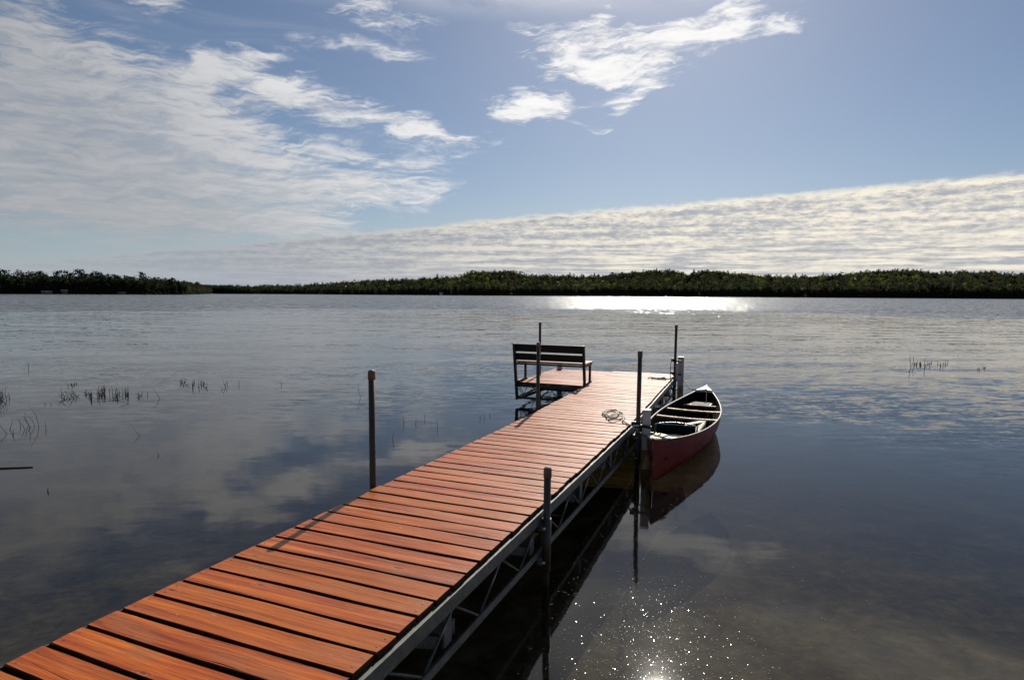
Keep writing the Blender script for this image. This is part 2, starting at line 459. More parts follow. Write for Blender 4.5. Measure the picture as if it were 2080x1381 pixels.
# ------------------------------------------------------------------ mesh helpers
class MB:
    """collects shapes for one mesh"""
    def __init__(s): s.v = []; s.f = []; s.mi = []; s.sm = []

    def add(s, vs, fs, mi=0, smooth=False):
        o = len(s.v); s.v += [tuple(v) for v in vs]; s.f += [tuple(i + o for i in f) for f in fs]
        s.mi += [mi] * len(fs); s.sm += [smooth] * len(fs)

    def box(s, c, size, R=None, mi=0, ch=0.0):
        hx, hy, hz = (k / 2 for k in size)
        R = R or Matrix.Identity(3); c = Vector(c)
        if ch <= 0:
            vs = [R @ Vector((x, y, z)) + c for x in (-hx, hx) for y in (-hy, hy) for z in (-hz, hz)]
            s.add(vs, [(0, 1, 3, 2), (4, 6, 7, 5), (0, 4, 5, 1), (2, 3, 7, 6), (0, 2, 6, 4), (1, 5, 7, 3)], mi)
            return
        bm = bmesh.new(); bmesh.ops.create_cube(bm, size=1)
        for v in bm.verts: v.co = Vector((v.co.x * size[0], v.co.y * size[1], v.co.z * size[2]))
        bmesh.ops.bevel(bm, geom=bm.edges[:], offset=min(ch, .45 * min(size)), segments=2, affect='EDGES', profile=.5)
        bm.verts.index_update()
        s.add([R @ v.co + c for v in bm.verts], [[v.index for v in f.verts] for f in bm.faces], mi)
        bm.free()

    def bar(s, a, b, w, h, up=(0, 0, 1), mi=0, ch=0.0):
        """rectangular bar from a to b, w across, h along 'up'"""
        a, b = Vector(a), Vector(b); d = b - a; L = d.length; y = d / L
        x = y.cross(Vector(up)).normalized(); z = x.cross(y)
        s.box((a + b) / 2, (w, L, h), Matrix((x, y, z)).transposed(), mi, ch)

    def tube(s, pts, r, n=10, mi=0, cap=True, closed=False):
        pts = [Vector(p) for p in pts]; m = len(pts)
        rr = r if isinstance(r, (list, tuple)) else [r] * m
        vs = []; prev = None
        for i, p in enumerate(pts):
            t = ((pts[(i + 1) % m] - pts[i - 1]) if closed else (pts[min(i + 1, m - 1)] - pts[max(i - 1, 0)])).normalized()
            if prev is None:
                a = Vector((0, 0, 1)) if abs(t.z) < .9 else Vector((1, 0, 0))
                u = t.cross(a).normalized()
            else:
                u = (prev - t * prev.dot(t)).normalized()
            prev = u; w = t.cross(u)
            for k in range(n):
                an = 2 * math.pi * k / n
                vs.append(p + (u * math.cos(an) + w * math.sin(an)) * rr[i])
        fs = []
        for i in range(m if closed else m - 1):
            j = (i + 1) % m
            for k in range(n):
                fs.append((i * n + k, i * n + (k + 1) % n, j * n + (k + 1) % n, j * n + k))
        s.add(vs, fs, mi, True)
        if cap and not closed:
            o = len(s.v) - len(vs)
            s.f.append(tuple(o + k for k in range(n))[::-1]); s.f.append(tuple(o + (m - 1) * n + k for k in range(n)))
            s.mi += [mi, mi]; s.sm += [False, False]

    def build(s, name, mats, parent=None):
        me = bpy.data.meshes.new(name); me.from_pydata(s.v, [], s.f)
        mats = mats if isinstance(mats, (list, tuple)) else [mats]
        for m in mats: me.materials.append(m)
        me.polygons.foreach_set('material_index', s.mi); me.polygons.foreach_set('use_smooth', s.sm)
        me.validate(); me.update()
        o = bpy.data.objects.new(name, me); COL.objects.link(o)
        if parent: o.parent = parent
        return o


def tag(o, label=None, cat=None, group=None, kind=None):
    if label: o['label'] = label
    if cat: o['category'] = cat
    if group: o['group'] = group
    if kind: o['kind'] = kind
    return o


def empty(name, loc=(0, 0, 0), rz=0.0):
    o = bpy.data.objects.new(name, None); COL.objects.link(o)
    o.location = loc; o.rotation_euler = (0, 0, rz); o.empty_display_size = .2
    return o


def bigmesh(name, verts, faces, mats, mi=None, smooth=False, parent=None):
    """fast mesh from numpy arrays; faces (n,3) or (n,4)"""
    me = bpy.data.meshes.new(name)
    nv, nf, k = len(verts), len(faces), faces.shape[1]
    me.vertices.add(nv); me.vertices.foreach_set('co', np.asarray(verts, np.float32).ravel())
    me.loops.add(nf * k); me.loops.foreach_set('vertex_index', np.asarray(faces, np.int32).ravel())
    me.polygons.add(nf); me.polygons.foreach_set('loop_start', np.arange(0, nf * k, k, dtype=np.int32))
    for m in mats: me.materials.append(m)
    if mi is not None: me.polygons.foreach_set('material_index', np.asarray(mi, np.int32))
    me.polygons.foreach_set('use_smooth', np.full(nf, smooth))
    me.update(calc_edges=True); me.validate()
    o = bpy.data.objects.new(name, me); COL.objects.link(o)
    if parent: o.parent = parent
    return o


# ------------------------------------------------------------------ water, lake bed, hills
DOCK_O = Vector((-1.8618, 2.1290, 0)); DOCK_YAW = 0.3869


def bed_z(x, y):
    if y < 2: return -.34 + (2 - y) * .055
    return max(-6.0, -.34 - (y - 2) * .12)


def polar_sheet(name, mat, radii, zf, nseg=96):
    vs = [(0, 0, zf(0, 0))]; fs = []
    for i, r in enumerate(radii):
        for k in range(nseg):
            a = 2 * math.pi * k / nseg; x, y = r * math.cos(a), r * math.sin(a); vs.append((x, y, zf(x, y)))
        for k in range(nseg):
            k2 = (k + 1) % nseg
            if i == 0: fs.append((0, 1 + k, 1 + k2))
            else:
                a0 = 1 + (i - 1) * nseg; b0 = 1 + i * nseg
                fs.append((a0 + k, b0 + k, b0 + k2, a0 + k2))
    mb = MB(); mb.add(vs, fs, 0, True)
    return tag(mb.build(name, mat), kind='structure')


polar_sheet('lake_bed', M['bed'], [1, 2, 3, 4, 6, 8, 11, 15, 22, 35, 60, 120, 400, 1500, 6000], bed_z)
polar_sheet('water', M['water'], [2, 5, 10, 20, 50, 120, 300, 800, 2500, 6000], lambda x, y: 0.0)

SHORE = [(-700, 594, 560), (0, 594, 560), (300, 594, 640), (378, 594, 700), (402, 594, 900), (430, 595, 1350), (600, 595, 1400), (700, 595, 1250),
         (900, 597, 1050), (1200, 598, 950), (1500, 600, 850), (1800, 603, 760), (2080, 605, 700), (2700, 605, 640)]
SKYL = [(-700, 560), (0, 562), (60, 559), (200, 560), (290, 564), (340, 568), (378, 574), (402, 579), (430, 580), (520, 579), (600, 578), (650, 575), (700, 571),
        (760, 567), (850, 564), (930, 559), (960, 549), (1040, 548), (1065, 556), (1160, 559), (1220, 558), (1260, 552), (1320, 547), (1370, 548), (1395, 556),
        (1430, 548), (1500, 554), (1600, 561), (1680, 557), (1750, 549), (1850, 546), (1900, 553), (1950, 549), (2000, 551), (2080, 556), (2700, 556)]


def interp(tab, x, k=1):
    for a, b in zip(tab, tab[1:]):
        if x <= b[0]:
            t = (x - a[0]) / (b[0] - a[0]); return a[k] + (b[k] - a[k]) * max(0, t)
    return tab[-1][k]


def pix_az(px): return math.atan((px - 1040) / FPX)      # azimuth along the horizon
def hz(px): return 591.5 + px * 11 / 2080 + 0.8


TREE_H = 15.0
DEPTH = 260.0


def land(px, t):
    """point of the far land at that azimuth; t 0 at the shore, 1 on the skyline ridge"""
    D0 = interp(SHORE, px, 2)
    dep = DEPTH if px > 402 else 70.0
    D = D0 + dep * t
    a = pix_az(px)
    k = 1 / math.cos(a)
    top = EYE + (D0 + dep) * (hz(px) - interp(SKYL, px)) / FPX - TREE_H * .92
    top = max(top, 1.2)
    z = .5 + (top - .5) * (t ** 1.15)
    return Vector((D * math.tan(a), D, z))


def hills():
    xs = list(range(-700, 2701, 20)); ts = [-.06, 0, .12, .3, .5, .75, 1, 1.3, 2.2]
    vs = []; fs = []
    for x in xs:
        for t in ts:
            p = land(x, max(t, 0) if t <= 1 else 1)
            if t < 0: q = land(x, .0); p = Vector((q.x * .985, q.y * .985, -1.5))
            if t > 1:
                q = land(x, 1); k = 1 + (t - 1) * .35; p = Vector((q.x * k, q.y * k, q.z * (1 if t < 2 else .3) - 2))
            vs.append(p)
    n = len(ts)
    for i in range(len(xs) - 1):
        for j in range(n - 1):
            fs.append((i * n + j, (i + 1) * n + j, (i + 1) * n + j + 1, i * n + j + 1))
    mb = MB(); mb.add(vs, fs, 0, True)
    tag(mb.build('hills', M['ground']), kind='structure')


hills()

# ------------------------------------------------------------------ trees
rng = np.random.default_rng(7)


def tree_geo(kind, n=70, seed=0):
    """leaf clumps of a 1-metre-high crown model as quads: returns verts (n,4,3)"""
    r = np.random.default_rng(seed)
    if kind == 'spruce':
        z = r.power(1.4, n); z = 1 - z * .92
        z = np.clip(1 - r.random(n) ** .75 * .93, .06, 1)
        rad = (1 - z) * .21 + .012
        rad *= .45 + .75 * r.random(n)
        an = r.random(n) * 6.283
        c = np.stack([rad * np.cos(an), rad * np.sin(an), z - .10 * rad], 1)
        s = .035 + .075 * (1 - z)
    elif kind == 'pine':
        k = 9; cz = .42 + .54 * (np.arange(k) / (k - 1)); ca_ = r.random(k) * 6.283
        cr = .16 * (1.15 - (cz - .42) * 1.4) * (.55 + r.random(k)); cc = np.stack([cr * np.cos(ca_), cr * np.sin(ca_), cz], 1)
        w = r.integers(0, k, n); g = r.normal(size=(n, 3)) * np.array([.065, .065, .030])
        c = cc[w] + g; s = np.full(n, .055)
    else:
        g = r.normal(size=(n, 3)); g /= np.linalg.norm(g, axis=1)[:, None]
        g *= (.55 + .5 * r.random(n))[:, None]
        lump = 1 + .25 * np.sin(g[:, 0] * 4 + seed) * np.cos(g[:, 1] * 5 + seed)
        c = g * np.array([.29, .29, .32]) * lump[:, None] + np.array([0, 0, .60]); s = np.full(n, .060)
        if kind == 'bare': s *= .75
    a = r.normal(size=(n, 3)); a /= np.linalg.norm(a, axis=1)[:, None]
    b = np.cross(a, r.normal(size=(n, 3))); b /= np.linalg.norm(b, axis=1)[:, None]
    s = (s * (.7 + .7 * r.random(n)))[:, None]
    return np.stack([c - a * s, c - b * s * .7, c + a * s, c + b * s * .8], 1)


def trunk_geo():
    vs = []
    for z, rr in ((0, .016), (.5, .011), (.95, .003)):
        for k in range(4):
            vs.append((rr * math.cos(k * 1.57), rr * math.sin(k * 1.57), z))
    fs = [(i * 4 + k, i * 4 + (k + 1) % 4, i * 4 + 4 + (k + 1) % 4, i * 4 + 4 + k) for i in range(2) for k in range(4)]
    return np.array(vs), np.array(fs)


KINDS = ['spruce', 'pine', 'spring', 'olive', 'bare']
BASE = {k: [tree_geo(k if k in ('spruce', 'pine', 'bare') else 'leaf', 64 if k in ('spruce', 'pine') else 150, 10 * i + 3 * j) for j in range(6)] for i, k in enumerate(KINDS)}
TR_V, TR_F = trunk_geo()


def forest(name, x0, x1, count, label, seed, weights):
    r = np.random.default_rng(seed)
    V = []; F = []; MI = []; o = 0
    for i in range(count):
        px = x0 + (x1 - x0) * r.random()
        t = r.random() ** .8 * 1.02
        if i < count * .28: t = r.random() * .05
        elif i > count * .62: t = .88 + r.random() * .15
        p = land(px, min(t, 1.0))
        # stands of one kind: bright leaf patches on the upper slopes
        patchy = math.sin(px * .021 + 1.3) + math.sin(px * .0087 + 4.0 + t * 2)
        w = dict(weights)
        if t > .25 and patchy > .55: w['spring'] = w.get('spring', 0) + 1.1 * min(1, t * 1.4)
        if t < .12: w['spring'] = w.get('spring', 0) * .1; w['spruce'] = w.get('spruce', 0) * 2.2
        ks = list(w); pr = np.array([w[k] for k in ks]); kind = ks[r.choice(len(ks), p=pr / pr.sum())]
        h = TREE_H * (.80 + .28 * r.random()) * {'spruce': 1.05, 'pine': 1.12, 'spring': .88, 'olive': .9, 'bare': .88}[kind]
        if t > .9: h *= .94
        if px < 402 and t > .3: h *= .9
        g = BASE[kind][r.integers(0, 6)]; an = r.random() * 6.283
        wdt = h * (.85 + .4 * r.random())
        q = g.reshape(-1, 3); c, s = math.cos(an), math.sin(an)
        q = np.stack([(q[:, 0] * c - q[:, 1] * s) * wdt, (q[:, 0] * s + q[:, 1] * c) * wdt, q[:, 2] * h], 1) + np.array(p)
        V.append(q); F.append(np.arange(len(q)).reshape(-1, 4) + o); o += len(q)
        MI.append(np.full(len(g), KINDS.index(kind)))
        tq = TR_V * np.array([h, h, h]) + np.array(p)
        V.append(tq); F.append(TR_F + o); o += len(tq); MI.append(np.full(len(TR_F), 5))
    ob = bigmesh(name, np.concatenate(V), np.concatenate(F), [M[k] for k in KINDS] + [M['bark']], np.concatenate(MI))
    tag(ob, label, 'forest', kind='stuff')


forest('forest', -260, 402, 1200, 'dark pine wood on the low point at the left end of the lake', 3, {'pine': 1.0, 'spruce': .7, 'bare': .35, 'olive': .35})
forest('forest', 396, 960, 2100, 'low distant wood on the far shore left of the middle', 4, {'pine': .4, 'spruce': .8, 'bare': .55, 'olive': .6, 'spring': .25})
forest('forest', 398, 470, 520, 'low dark wood just right of the tip of the left point', 8, {'pine': .6, 'spruce': .8, 'olive': .4})
forest('forest', 950, 1560, 2600, 'mixed spruce and spring green wood across the lake behind the bench', 5, {'pine': .35, 'spruce': .6, 'bare': .8, 'olive': 1.0, 'spring': .22})
forest('forest', 1550, 2380, 2900, 'mixed wood on the right-hand far shore with yellow green patches', 6, {'pine': .35, 'spruce': .65, 'bare': .8, 'olive': .8, 'spring': .25})


def lone_tree(name, px, topy, t, label, cat, kind, seed, group=None, foliage=None, wide=1.0):
    p = land(px, t); D = p.y
    h = EYE + D * (hz(px) - topy) / FPX - p.z
    root = empty(name, p)
    tag(root, label, cat, group)
    g = tree_geo(kind, 260, seed); n = len(g)
    q = g.reshape(-1, 3).copy(); cen = np.repeat(g.mean(1), 4, 0); q = cen + (q - cen) * .62
    q = q * np.array([h * wide, h * wide, h])
    bigmesh('crown', q, np.arange(len(q)).reshape(-1, 4), [M[foliage or 'pine']], parent=root)
    mb = MB(); mb.tube([(0, 0, -.5), (h * .004, 0, h * .4), (0, h * .004, h * .94)], [h * .016, h * .011, h * .003], 7)
    rr = random.Random(seed)
    for i in range(8):
        z = h * (.45 + .06 * i); a = rr.random() * 6.28; L = h * .13 * (1.2 - i * .1)
        mb.tube([(0, 0, z), (L * math.cos(a), L * math.sin(a), z + L * .25)], [h * .004, h * .0015], 4)
    mb.build('trunk', M['bark'], root)


ORD = ('first second third fourth fifth sixth seventh eighth ninth tenth eleventh twelfth thirteenth fourteenth fifteenth sixteenth '
       'seventeenth eighteenth nineteenth twentieth twenty-first twenty-second twenty-third twenty-fourth').split()
GP = 'tall pines along the left point'
for i, (x, y) in enumerate([(-14, 552), (24, 556), (40, 549), (57, 553), (70, 551), (83, 550), (97, 556), (124, 549), (142, 551), (162, 547), (172, 553), (186, 554),
                            (200, 551), (208, 554), (219, 556), (232, 558), (243, 559), (258, 560), (274, 562), (305, 564), (316, 566), (330, 568), (345, 569), (361, 571)]):
    lone_tree('pine_tree', x, y, .25, 'dark pine on the left point, %s of its row from the left' % ORD[i], 'pine tree', 'pine', 50 + i, GP, wide=1.25)
lone_tree('pine_tree', 6, 548, .1, 'tall pine with a spreading ragged top at the left edge of the lake view', 'pine tree', 'pine', 12, wide=1.6)
lone_tree('pine_tree', 290, 553, .15, 'lone pine with a round top standing well above the low end of the left point', 'pine tree', 'pine', 21, wide=1.1)
lone_tree('pine_tree', 388, 572, .1, 'small pine at the very tip of the left point', 'pine tree', 'pine', 23, wide=1.2)
lone_tree('pine_tree', 403, 572, .02, 'pine just off the tip of the left point with the low far shore behind', 'pine tree', 'pine', 24, wide=1.1)
GS = 'trees breaking the far skyline'
for i, (x, y) in enumerate([(540, 575), (640, 572), (888, 555), (943, 552), (982, 549), (992, 550), (1156, 552), (1206, 553), (1283, 549), (1331, 544), (1407, 545), (1424, 547),
                            (1452, 548), (1467, 549), (1503, 552), (1562, 556), (1612, 554), (1626, 555), (1668, 552), (1790, 547), (1808, 546), (1916, 547), (1944, 547), (2074, 551)]):
    lone_tree('spruce_tree', x, y, .97, 'dark spruce tip breaking the far skyline, %s from the left' % ORD[i], 'spruce tree', 'spruce', 90 + i, GS, 'spruce', wide=1.5)


# ------------------------------------------------------------------ small things on the far shore
def cabin(px, w, d, h, t, label, roofm, wallm, name='boathouse', cat='boathouse'):
    p = land(px, 0); p = Vector((p.x * (1 - t), p.y * (1 - t), .4))
    root = empty(name, p, -pix_az(px)); tag(root, label, cat)
    mb = MB(); mb.box((0, 0, h * .3), (w, d, h * .9)); mb.build('wall', wallm, root)
    mb = MB(); e = .4
    vs = [(-w / 2 - e, -d / 2 - e, h * .75), (w / 2 + e, -d / 2 - e, h * .75), (w / 2 + e, 0, h * 1.1), (-w / 2 - e, 0, h * 1.1), (-w / 2 - e, d / 2 + e, h * .75), (w / 2 + e, d / 2 + e, h * .75)]
    vs += [(x, y, z + .14) for x, y, z in vs]
    mb.add(vs, [(0, 1, 2, 3), (3, 2, 5, 4), (6, 9, 8, 7), (9, 10, 11, 8), (0, 6, 7, 1), (4, 5, 11, 10), (0, 3, 9, 6), (3, 4, 10, 9), (1, 7, 8, 2), (2, 8, 11, 5)])
    mb.build('roof', roofm, root)
    mb = MB(); mb.box((w * .2, -d / 2 - .03, h * .2), (w * .18, .06, h * .7)); mb.build('door', M['wall'], root)
    mb = MB(); mb.box((-w * .25, -d / 2 - .03, h * .42), (w * .25, .06, h * .25)); mb.build('window', M['inner'], root)


cabin(97, 8.0, 4, 2.4, .008, 'low boathouse with a pale roof under the pines of the left point', M['roof'], M['wall'])
cabin(133, 5.0, 4, 3.6, .004, 'small brown cabin with a pale gable beside the low boathouse', M['roof'], M['wall'], 'cabin', 'cabin')
cabin(250, 6.0, 3, 1.7, .008, 'low pale-roofed boathouse standing alone right of the others on the left point', M['roof'], M['wall'])
cabin(896, 5, 4, 4.6, .002, 'tiny white house among the trees on the far shore', M['roof'], M['white'], 'house', 'house')


def boat(px, py, L, label):
    p = at(px, py); p = Vector((p.x, p.y, 0)) if p.y < 1300 else Vector((1000 * math.tan(pix_az(px)), 1000, 0))
    root = empty('motor_boat', p, .4); tag(root, label, 'boat')
    mb = MB(); prof = [(-.5, .8), (-.2, 1.0), (.15, .95), (.4, .45), (.5, .03)]
    vs = []
    for y, w in prof:
        for xx, z in ((-.16 * w, .14), (-.12 * w, 0), (0, -.03), (.12 * w, 0), (.16 * w, .14)): vs.append((xx * L, y * L, z * L))
    fs = [(i * 5 + k, i * 5 + k + 1, i * 5 + 6 + k, i * 5 + 5 + k) for i in range(4) for k in range(4)] + [(0, 1, 2, 3, 4)]
    fs += [(i * 5, i * 5 + 5, i * 5 + 9, i * 5 + 4) for i in range(4)]
    mb.add(vs, fs); mb.build('hull', M['white'], root)
    mb = MB(); mb.box((0, .02 * L, .22 * L), (.2 * L, .2 * L, .16 * L), ch=.05); mb.build('cabin', M['white'], root)


boat(600, 598, 5.5, 'tiny white motor boat in front of the low far shore')

# ------------------------------------------------------------------ dock
dock = empty('dock', DOCK_O, -DOCK_YAW)
tag(dock, 'orange stained plank dock on a grey steel truss leading to the bench', 'dock')


def DP(u, v, dz=0.0):
    """dock-local point: u along, v across, dz above the deck top"""
    z = .521 - .01422 * u + dz
    if u > 5.5: v = v - (u - 5.5) * .032
    return Vector((v, u, z))


rb = random.Random(11)


def plank(mb, u0, u1, v0, v1, lift=0.0):
    """one board with softened edges, slightly uneven ends and sides"""
    n = 14; th = .030; c = .0035
    j0, j1 = rb.uniform(-.006, .006), rb.uniform(-.006, .006)
    sk = rb.uniform(-.0035, .0035); li = lift + rb.uniform(-.0015, .0015); cup = rb.uniform(-.001, .0015)
    ph = rb.uniform(0, 9)
    rings = []
    for i in range(n + 1):
        t = i / n; v = v0 + j0 + (v1 + j1 - v0 - j0) * t
        if i in (0, n): v += 0
        wob = .0012 * math.sin(ph + t * 11) + rb.uniform(-.0005, .0005)
        a, b = u0 + sk * (t - .5) * 2 + wob, u1 + sk * (t - .5) * 2 + wob * .6
        z = li + .0012 * math.sin(ph * 2 + t * 7)
        e = .004 if i in (0, n) else 0
        va = v + (e if i == 0 else -e if i == n else 0) * 0
        chip0 = rb.choice([0, 0, 0, .006]) if i in (0, n) else 0
        s = 1 if i == 0 else -1
        rings.append([DP(a + c + chip0 * .5, va + s * chip0, z), DP((a + b) / 2, va, z + cup), DP(b - c, va, z), DP(b, va, z - c), DP(b, va, z - th), DP(a, va, z - th), DP(a, va, z - c)])
    vs = [p for r_ in rings for p in r_]; k = 7; fs = []
    for i in range(n):
        for q in range(k):
            fs.append((i * k + q, (i + 1) * k + q, (i + 1) * k + (q + 1) % k, i * k + (q + 1) % k))
    fs.append(tuple(range(k))); fs.append(tuple(n * k + q for q in range(k))[::-1])
    mb.add(vs, fs, 0, False)
    nf_ = len(fs)
    mb.mi[-nf_:] = [0 if q in (0, 1) else 1 for i in range(n) for q in range(k)] + [1, 1]  # tops stained; sides and ends get the painted gap shade
    for vv in (v0 + .035, v1 - .035):                 # screw heads, sunk a little
        for uu in (u0 + .033, u1 - .033):
            a_, b_ = uu + rb.uniform(-.006, .006), vv + rb.uniform(-.006, .006)
            mb.add([DP(a_, b_, li + .0026)] + [DP(a_ + .0042 * math.sin(q * 1.047), b_ + .0042 * math.cos(q * 1.047), li + .0021) for q in range(6)],
                   [(0, 1 + q, 1 + (q + 1) % 6) for q in range(6)], 2)


PW = .151
secs = [(-1.96, -.605), (-.605, 2.415), (2.415, 5.435), (5.435, 8.455), (8.455, 10.70)]
for a, b in secs:
    mb = MB(); n = round((b - a) / PW)
    for i in range(n):
        u = a + i * PW
        if u > 10.72: break
        gap = .0175 + rb.uniform(-.004, .004)
        plank(mb, u + gap / 2, u + PW - gap / 2, 0, 1.214)
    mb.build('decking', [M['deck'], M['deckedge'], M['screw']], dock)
mb = MB()
for i in range(15):
    u = 8.40 + i * PW; gap = .015 + rb.uniform(-.004, .004)
    plank(mb, u + gap / 2, u + PW - gap / 2, -1.225, -.012, -.012)
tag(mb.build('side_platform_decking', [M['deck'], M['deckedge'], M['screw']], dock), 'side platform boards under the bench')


def truss(u0, u1, v, side, dz=0.0, bays=None, h=.262):
    """angle-iron truss panel along the dock; side +1 faces right"""
    mb = MB(); e = .004
    f = lambda u, z, o=0.0: DP(u, v + side * o, z + dz)
    up = (0, 0, 1)
    # top angle: flange under the boards and a face; bottom angle
    mb.bar(f(u0 + e, -.042, .016), f(u1 - e, -.042, .016), .006, .070)
    mb.bar(f(u0 + e, -.0345, -.008), f(u1 - e, -.0345, -.008), .041, .005)
    mb.bar(f(u0 + e, -h - .012, .012), f(u1 - e, -h - .012, .012), .006, .042)
    mb.bar(f(u0 + e, -h - .030, -.010), f(u1 - e, -h - .030, -.010), .038, .005)
    root = mb.build('side_truss', M['galv'], dock)
    mb = MB(); P_ = .275; n = max(2, int(round((u1 - u0 - .2) / P_))); P_ = (u1 - u0 - .2) / n
    for i in range(n):
        a, b = u0 + .1 + i * P_, u0 + .1 + (i + 1) * P_
        s0, s1 = (-.090, -h + .006) if i % 2 == 0 else (-h + .006, -.090)
        mb.tube([f(a + .015, s0, 0), f(b - .015, s1, 0)], .0065, 8)
    mb.build('diagonal_rod', M['galv'], root)
    return root


def upright(u, v, w=.075, h=.262, dz=0.0):
    mb = MB()
    mb.bar(DP(u, v, -.088 + dz), DP(u, v, -h + .008 + dz), w, .012, up=(1, 0, 0), ch=.002)
    mb.bar(DP(u + w / 2, v - .02, -.088 + dz), DP(u + w / 2, v - .02, -h + .008 + dz), .006, .045, up=(1, 0, 0))
    return mb.build('upright', M['galv'], dock)


for a, b in secs:
    if b < 0: a = -1.9
    truss(a, b, 1.238, 1); truss(a, b, .014, -1)
for u in (-.9, .05, 1.15, 2.28, 3.42, 4.48, 5.30, 6.5, 7.55, 8.6, 9.5):
    upright(u, 1.222)
    if u in (.05, 2.28, 4.48, 6.5, 8.6): upright(u, -.004)
    mb = MB()
    mb.bar(DP(u + .12, .02, -.24), DP(u + .12, 1.19, -.24), .05, .075, ch=.004)
    mb.build('cross_beam', M['beam'], dock)
# knee braces seen under the planks
for u in (1.15, 2.28, 3.42, 4.48):
    mb = MB(); mb.bar(DP(u - .02, 1.18, -.235), DP(u - .38, .80, -.10), .035, .06, ch=.003)
    mb.build('knee_brace', M['beam'], dock)
# platform frame (far left)
LP = dict(u0=8.42, u1=10.66, v0=-1.235, v1=-.03)
truss(LP['u0'], LP['u1'], LP['v0'], -1, -.012)


def cross_truss(u, v0, v1, dz=-.012):
    mb = MB(); h = .262
    f = lambda v, z: DP(u, v, z + dz)
    mb.bar(f(v0, -.060), f(v1, -.060), .006, .055); mb.bar(f(v0, -h - .012), f(v1, -h - .012), .006, .040)
    root = mb.build('end_truss', M['benchsteel'], dock)
    mb = MB(); n = 8; P_ = (v1 - v0) / n
    for i in range(n):
        s0, s1 = (-.088, -h + .01) if i % 2 == 0 else (-h + .01, -.088)
        mb.tube([f(v0 + i * P_, s0), f(v0 + (i + 1) * P_, s1)], .006, 6)
    mb.build('diagonal_rod', M['benchsteel'], root)


cross_truss(8.425, LP['v0'], LP['v1']); cross_truss(10.67, LP['v0'], LP['v1'])
mb = MB()
mb.bar(DP(8.46, -1.2, -.30), DP(9.7, -.62, -.09), .03, .045); mb.bar(DP(8.46, -.06, -.30), DP(9.7, -.62, -.095), .03, .045)
mb.bar(DP(9.7, -1.2, -.30), DP(9.7, -.06, -.30), .04, .05)
mb.build('underside_brace', M['benchsteel'], dock)
cross_truss(10.69, .0, 1.2, 0.0)


def local(p):
    """world point to dock-local"""
    q = Vector((p.x, p.y, 0)) - DOCK_O
    c, s = math.cos(DOCK_YAW), math.sin(DOCK_YAW)
    return Vector((q.x * c - q.y * s, q.x * s + q.y * c, p.z))


def pole(u, v, top, sleeve=True, lean=(0, 0), rad=.0235, bottom=-.33, lab=None):
    base = DP(u, v); x, y = base.x, base.y
    b = Vector((x, y, bottom)); t = Vector((x + lean[0], y + lean[1], top))
    mb = MB(); mb.tube([b, t - (t - b).normalized() * .02], rad, 18)
    # seam lines of the pipe
    root = mb.build('pole', M['pipe'], dock)
    if lab: tag(root, lab)
    d = (t - b).normalized(); mb = MB()
    pts = [(-.065, rad + .003), (-.015, rad + .0035), (-.006, rad + .002), (.002, rad * .8), (.006, rad * .3), (.0065, .001)]
    mb.tube([t + d * a for a, r_ in pts], [r_ for a, r_ in pts], 18, cap=True)
    mb.build('pole_cap', M['cap'], root)
    if sleeve:
        zt = base.z - .045; zb = base.z - .40
        k = lambda z: b + (t - b) * ((z - b.z) / (t.z - b.z))
        mb = MB(); mb.tube([k(zb), k(zt)], rad + .007, 18); sl = mb.build('sleeve', M['pipe'], root)
        sg = -1 if v > .6 else 1
        for zz_ in (zt - .05, zb + .08):
            mb = MB(); mb.box(k(zz_) + Vector((sg * .030, 0, 0)), (.03, .10, .05), ch=.003); mb.build('bracket', M['galv'], root)
        for zz_ in (zt - .05, zb + .08):
            for dy in (-.058, .045):
                mb = MB()
                mb.tube([k(zz_) + Vector((sg * .012, dy, 0)), k(zz_) + Vector((-sg * .012, dy, 0))], .0075, 6)
                mb.tube([k(zz_) + Vector((sg * .005, dy, 0)), k(zz_) + Vector((-sg * .005, dy, 0))], .011, 6)
                mb.build('bolt', M['bolt'], root)
    return root


pole(2.37, -.040, 1.334)
pole(2.38, 1.283, .775, lean=(.01, 0))
pole(5.93, -.042, 1.282, lean=(.01, 0))
pole(5.30, 1.325, 1.282, lean=(.015, 0), bottom=-.55)
pole(10.02, 1.255, 1.350, lean=(.015, 0), bottom=-.6)
pole(9.50, -1.165, 1.365, lean=(-.0, 0), bottom=-.6, sleeve=False)


def bumper(c, w, top, rz, stain):
    """white square post with a rust and algae stained foot"""
    root_m = MB(); R = Matrix.Rotation(rz, 3, 'Z')
    root_m.box((c.x, c.y, (top + stain) / 2), (w, w, top - stain), R, 0, .008)
    o = root_m.build('bumper_post', M['post'], dock)
    mb = MB(); mb.box((c.x, c.y, (stain - .5) / 2), (w - .001, w - .001, stain + .5), R, 0, .008)
    mb.build('stained_foot', M['algae'], o)
    mb = MB(); mb.box((c.x, c.y, top + .003), (w + .006, w + .006, .006), R, 0, .002)
    mb.build('post_cap', M['white'], o)
    return o


b1 = local(at(1311, 951)); bumper(b1, .090, .645, DOCK_YAW * .45, .21)
b2 = local(Vector((3.075, 11.04, 0))); bumper(b2, .105, .765, DOCK_YAW * .45, .25)
b3 = local(Vector((.985, 12.43, 0))); bumper(b3, .10, .50, .1, .10)
# small white cleat block beside the far bumper post
mb = MB(); q = local(Vector((2.99, 10.96, 0))); mb.box((q.x, q.y, .50), (.045, .07, .33), None, 0, .01)
tag(mb.build('rubbing_strip', M['post'], dock), 'narrow white strip beside the far bumper post')
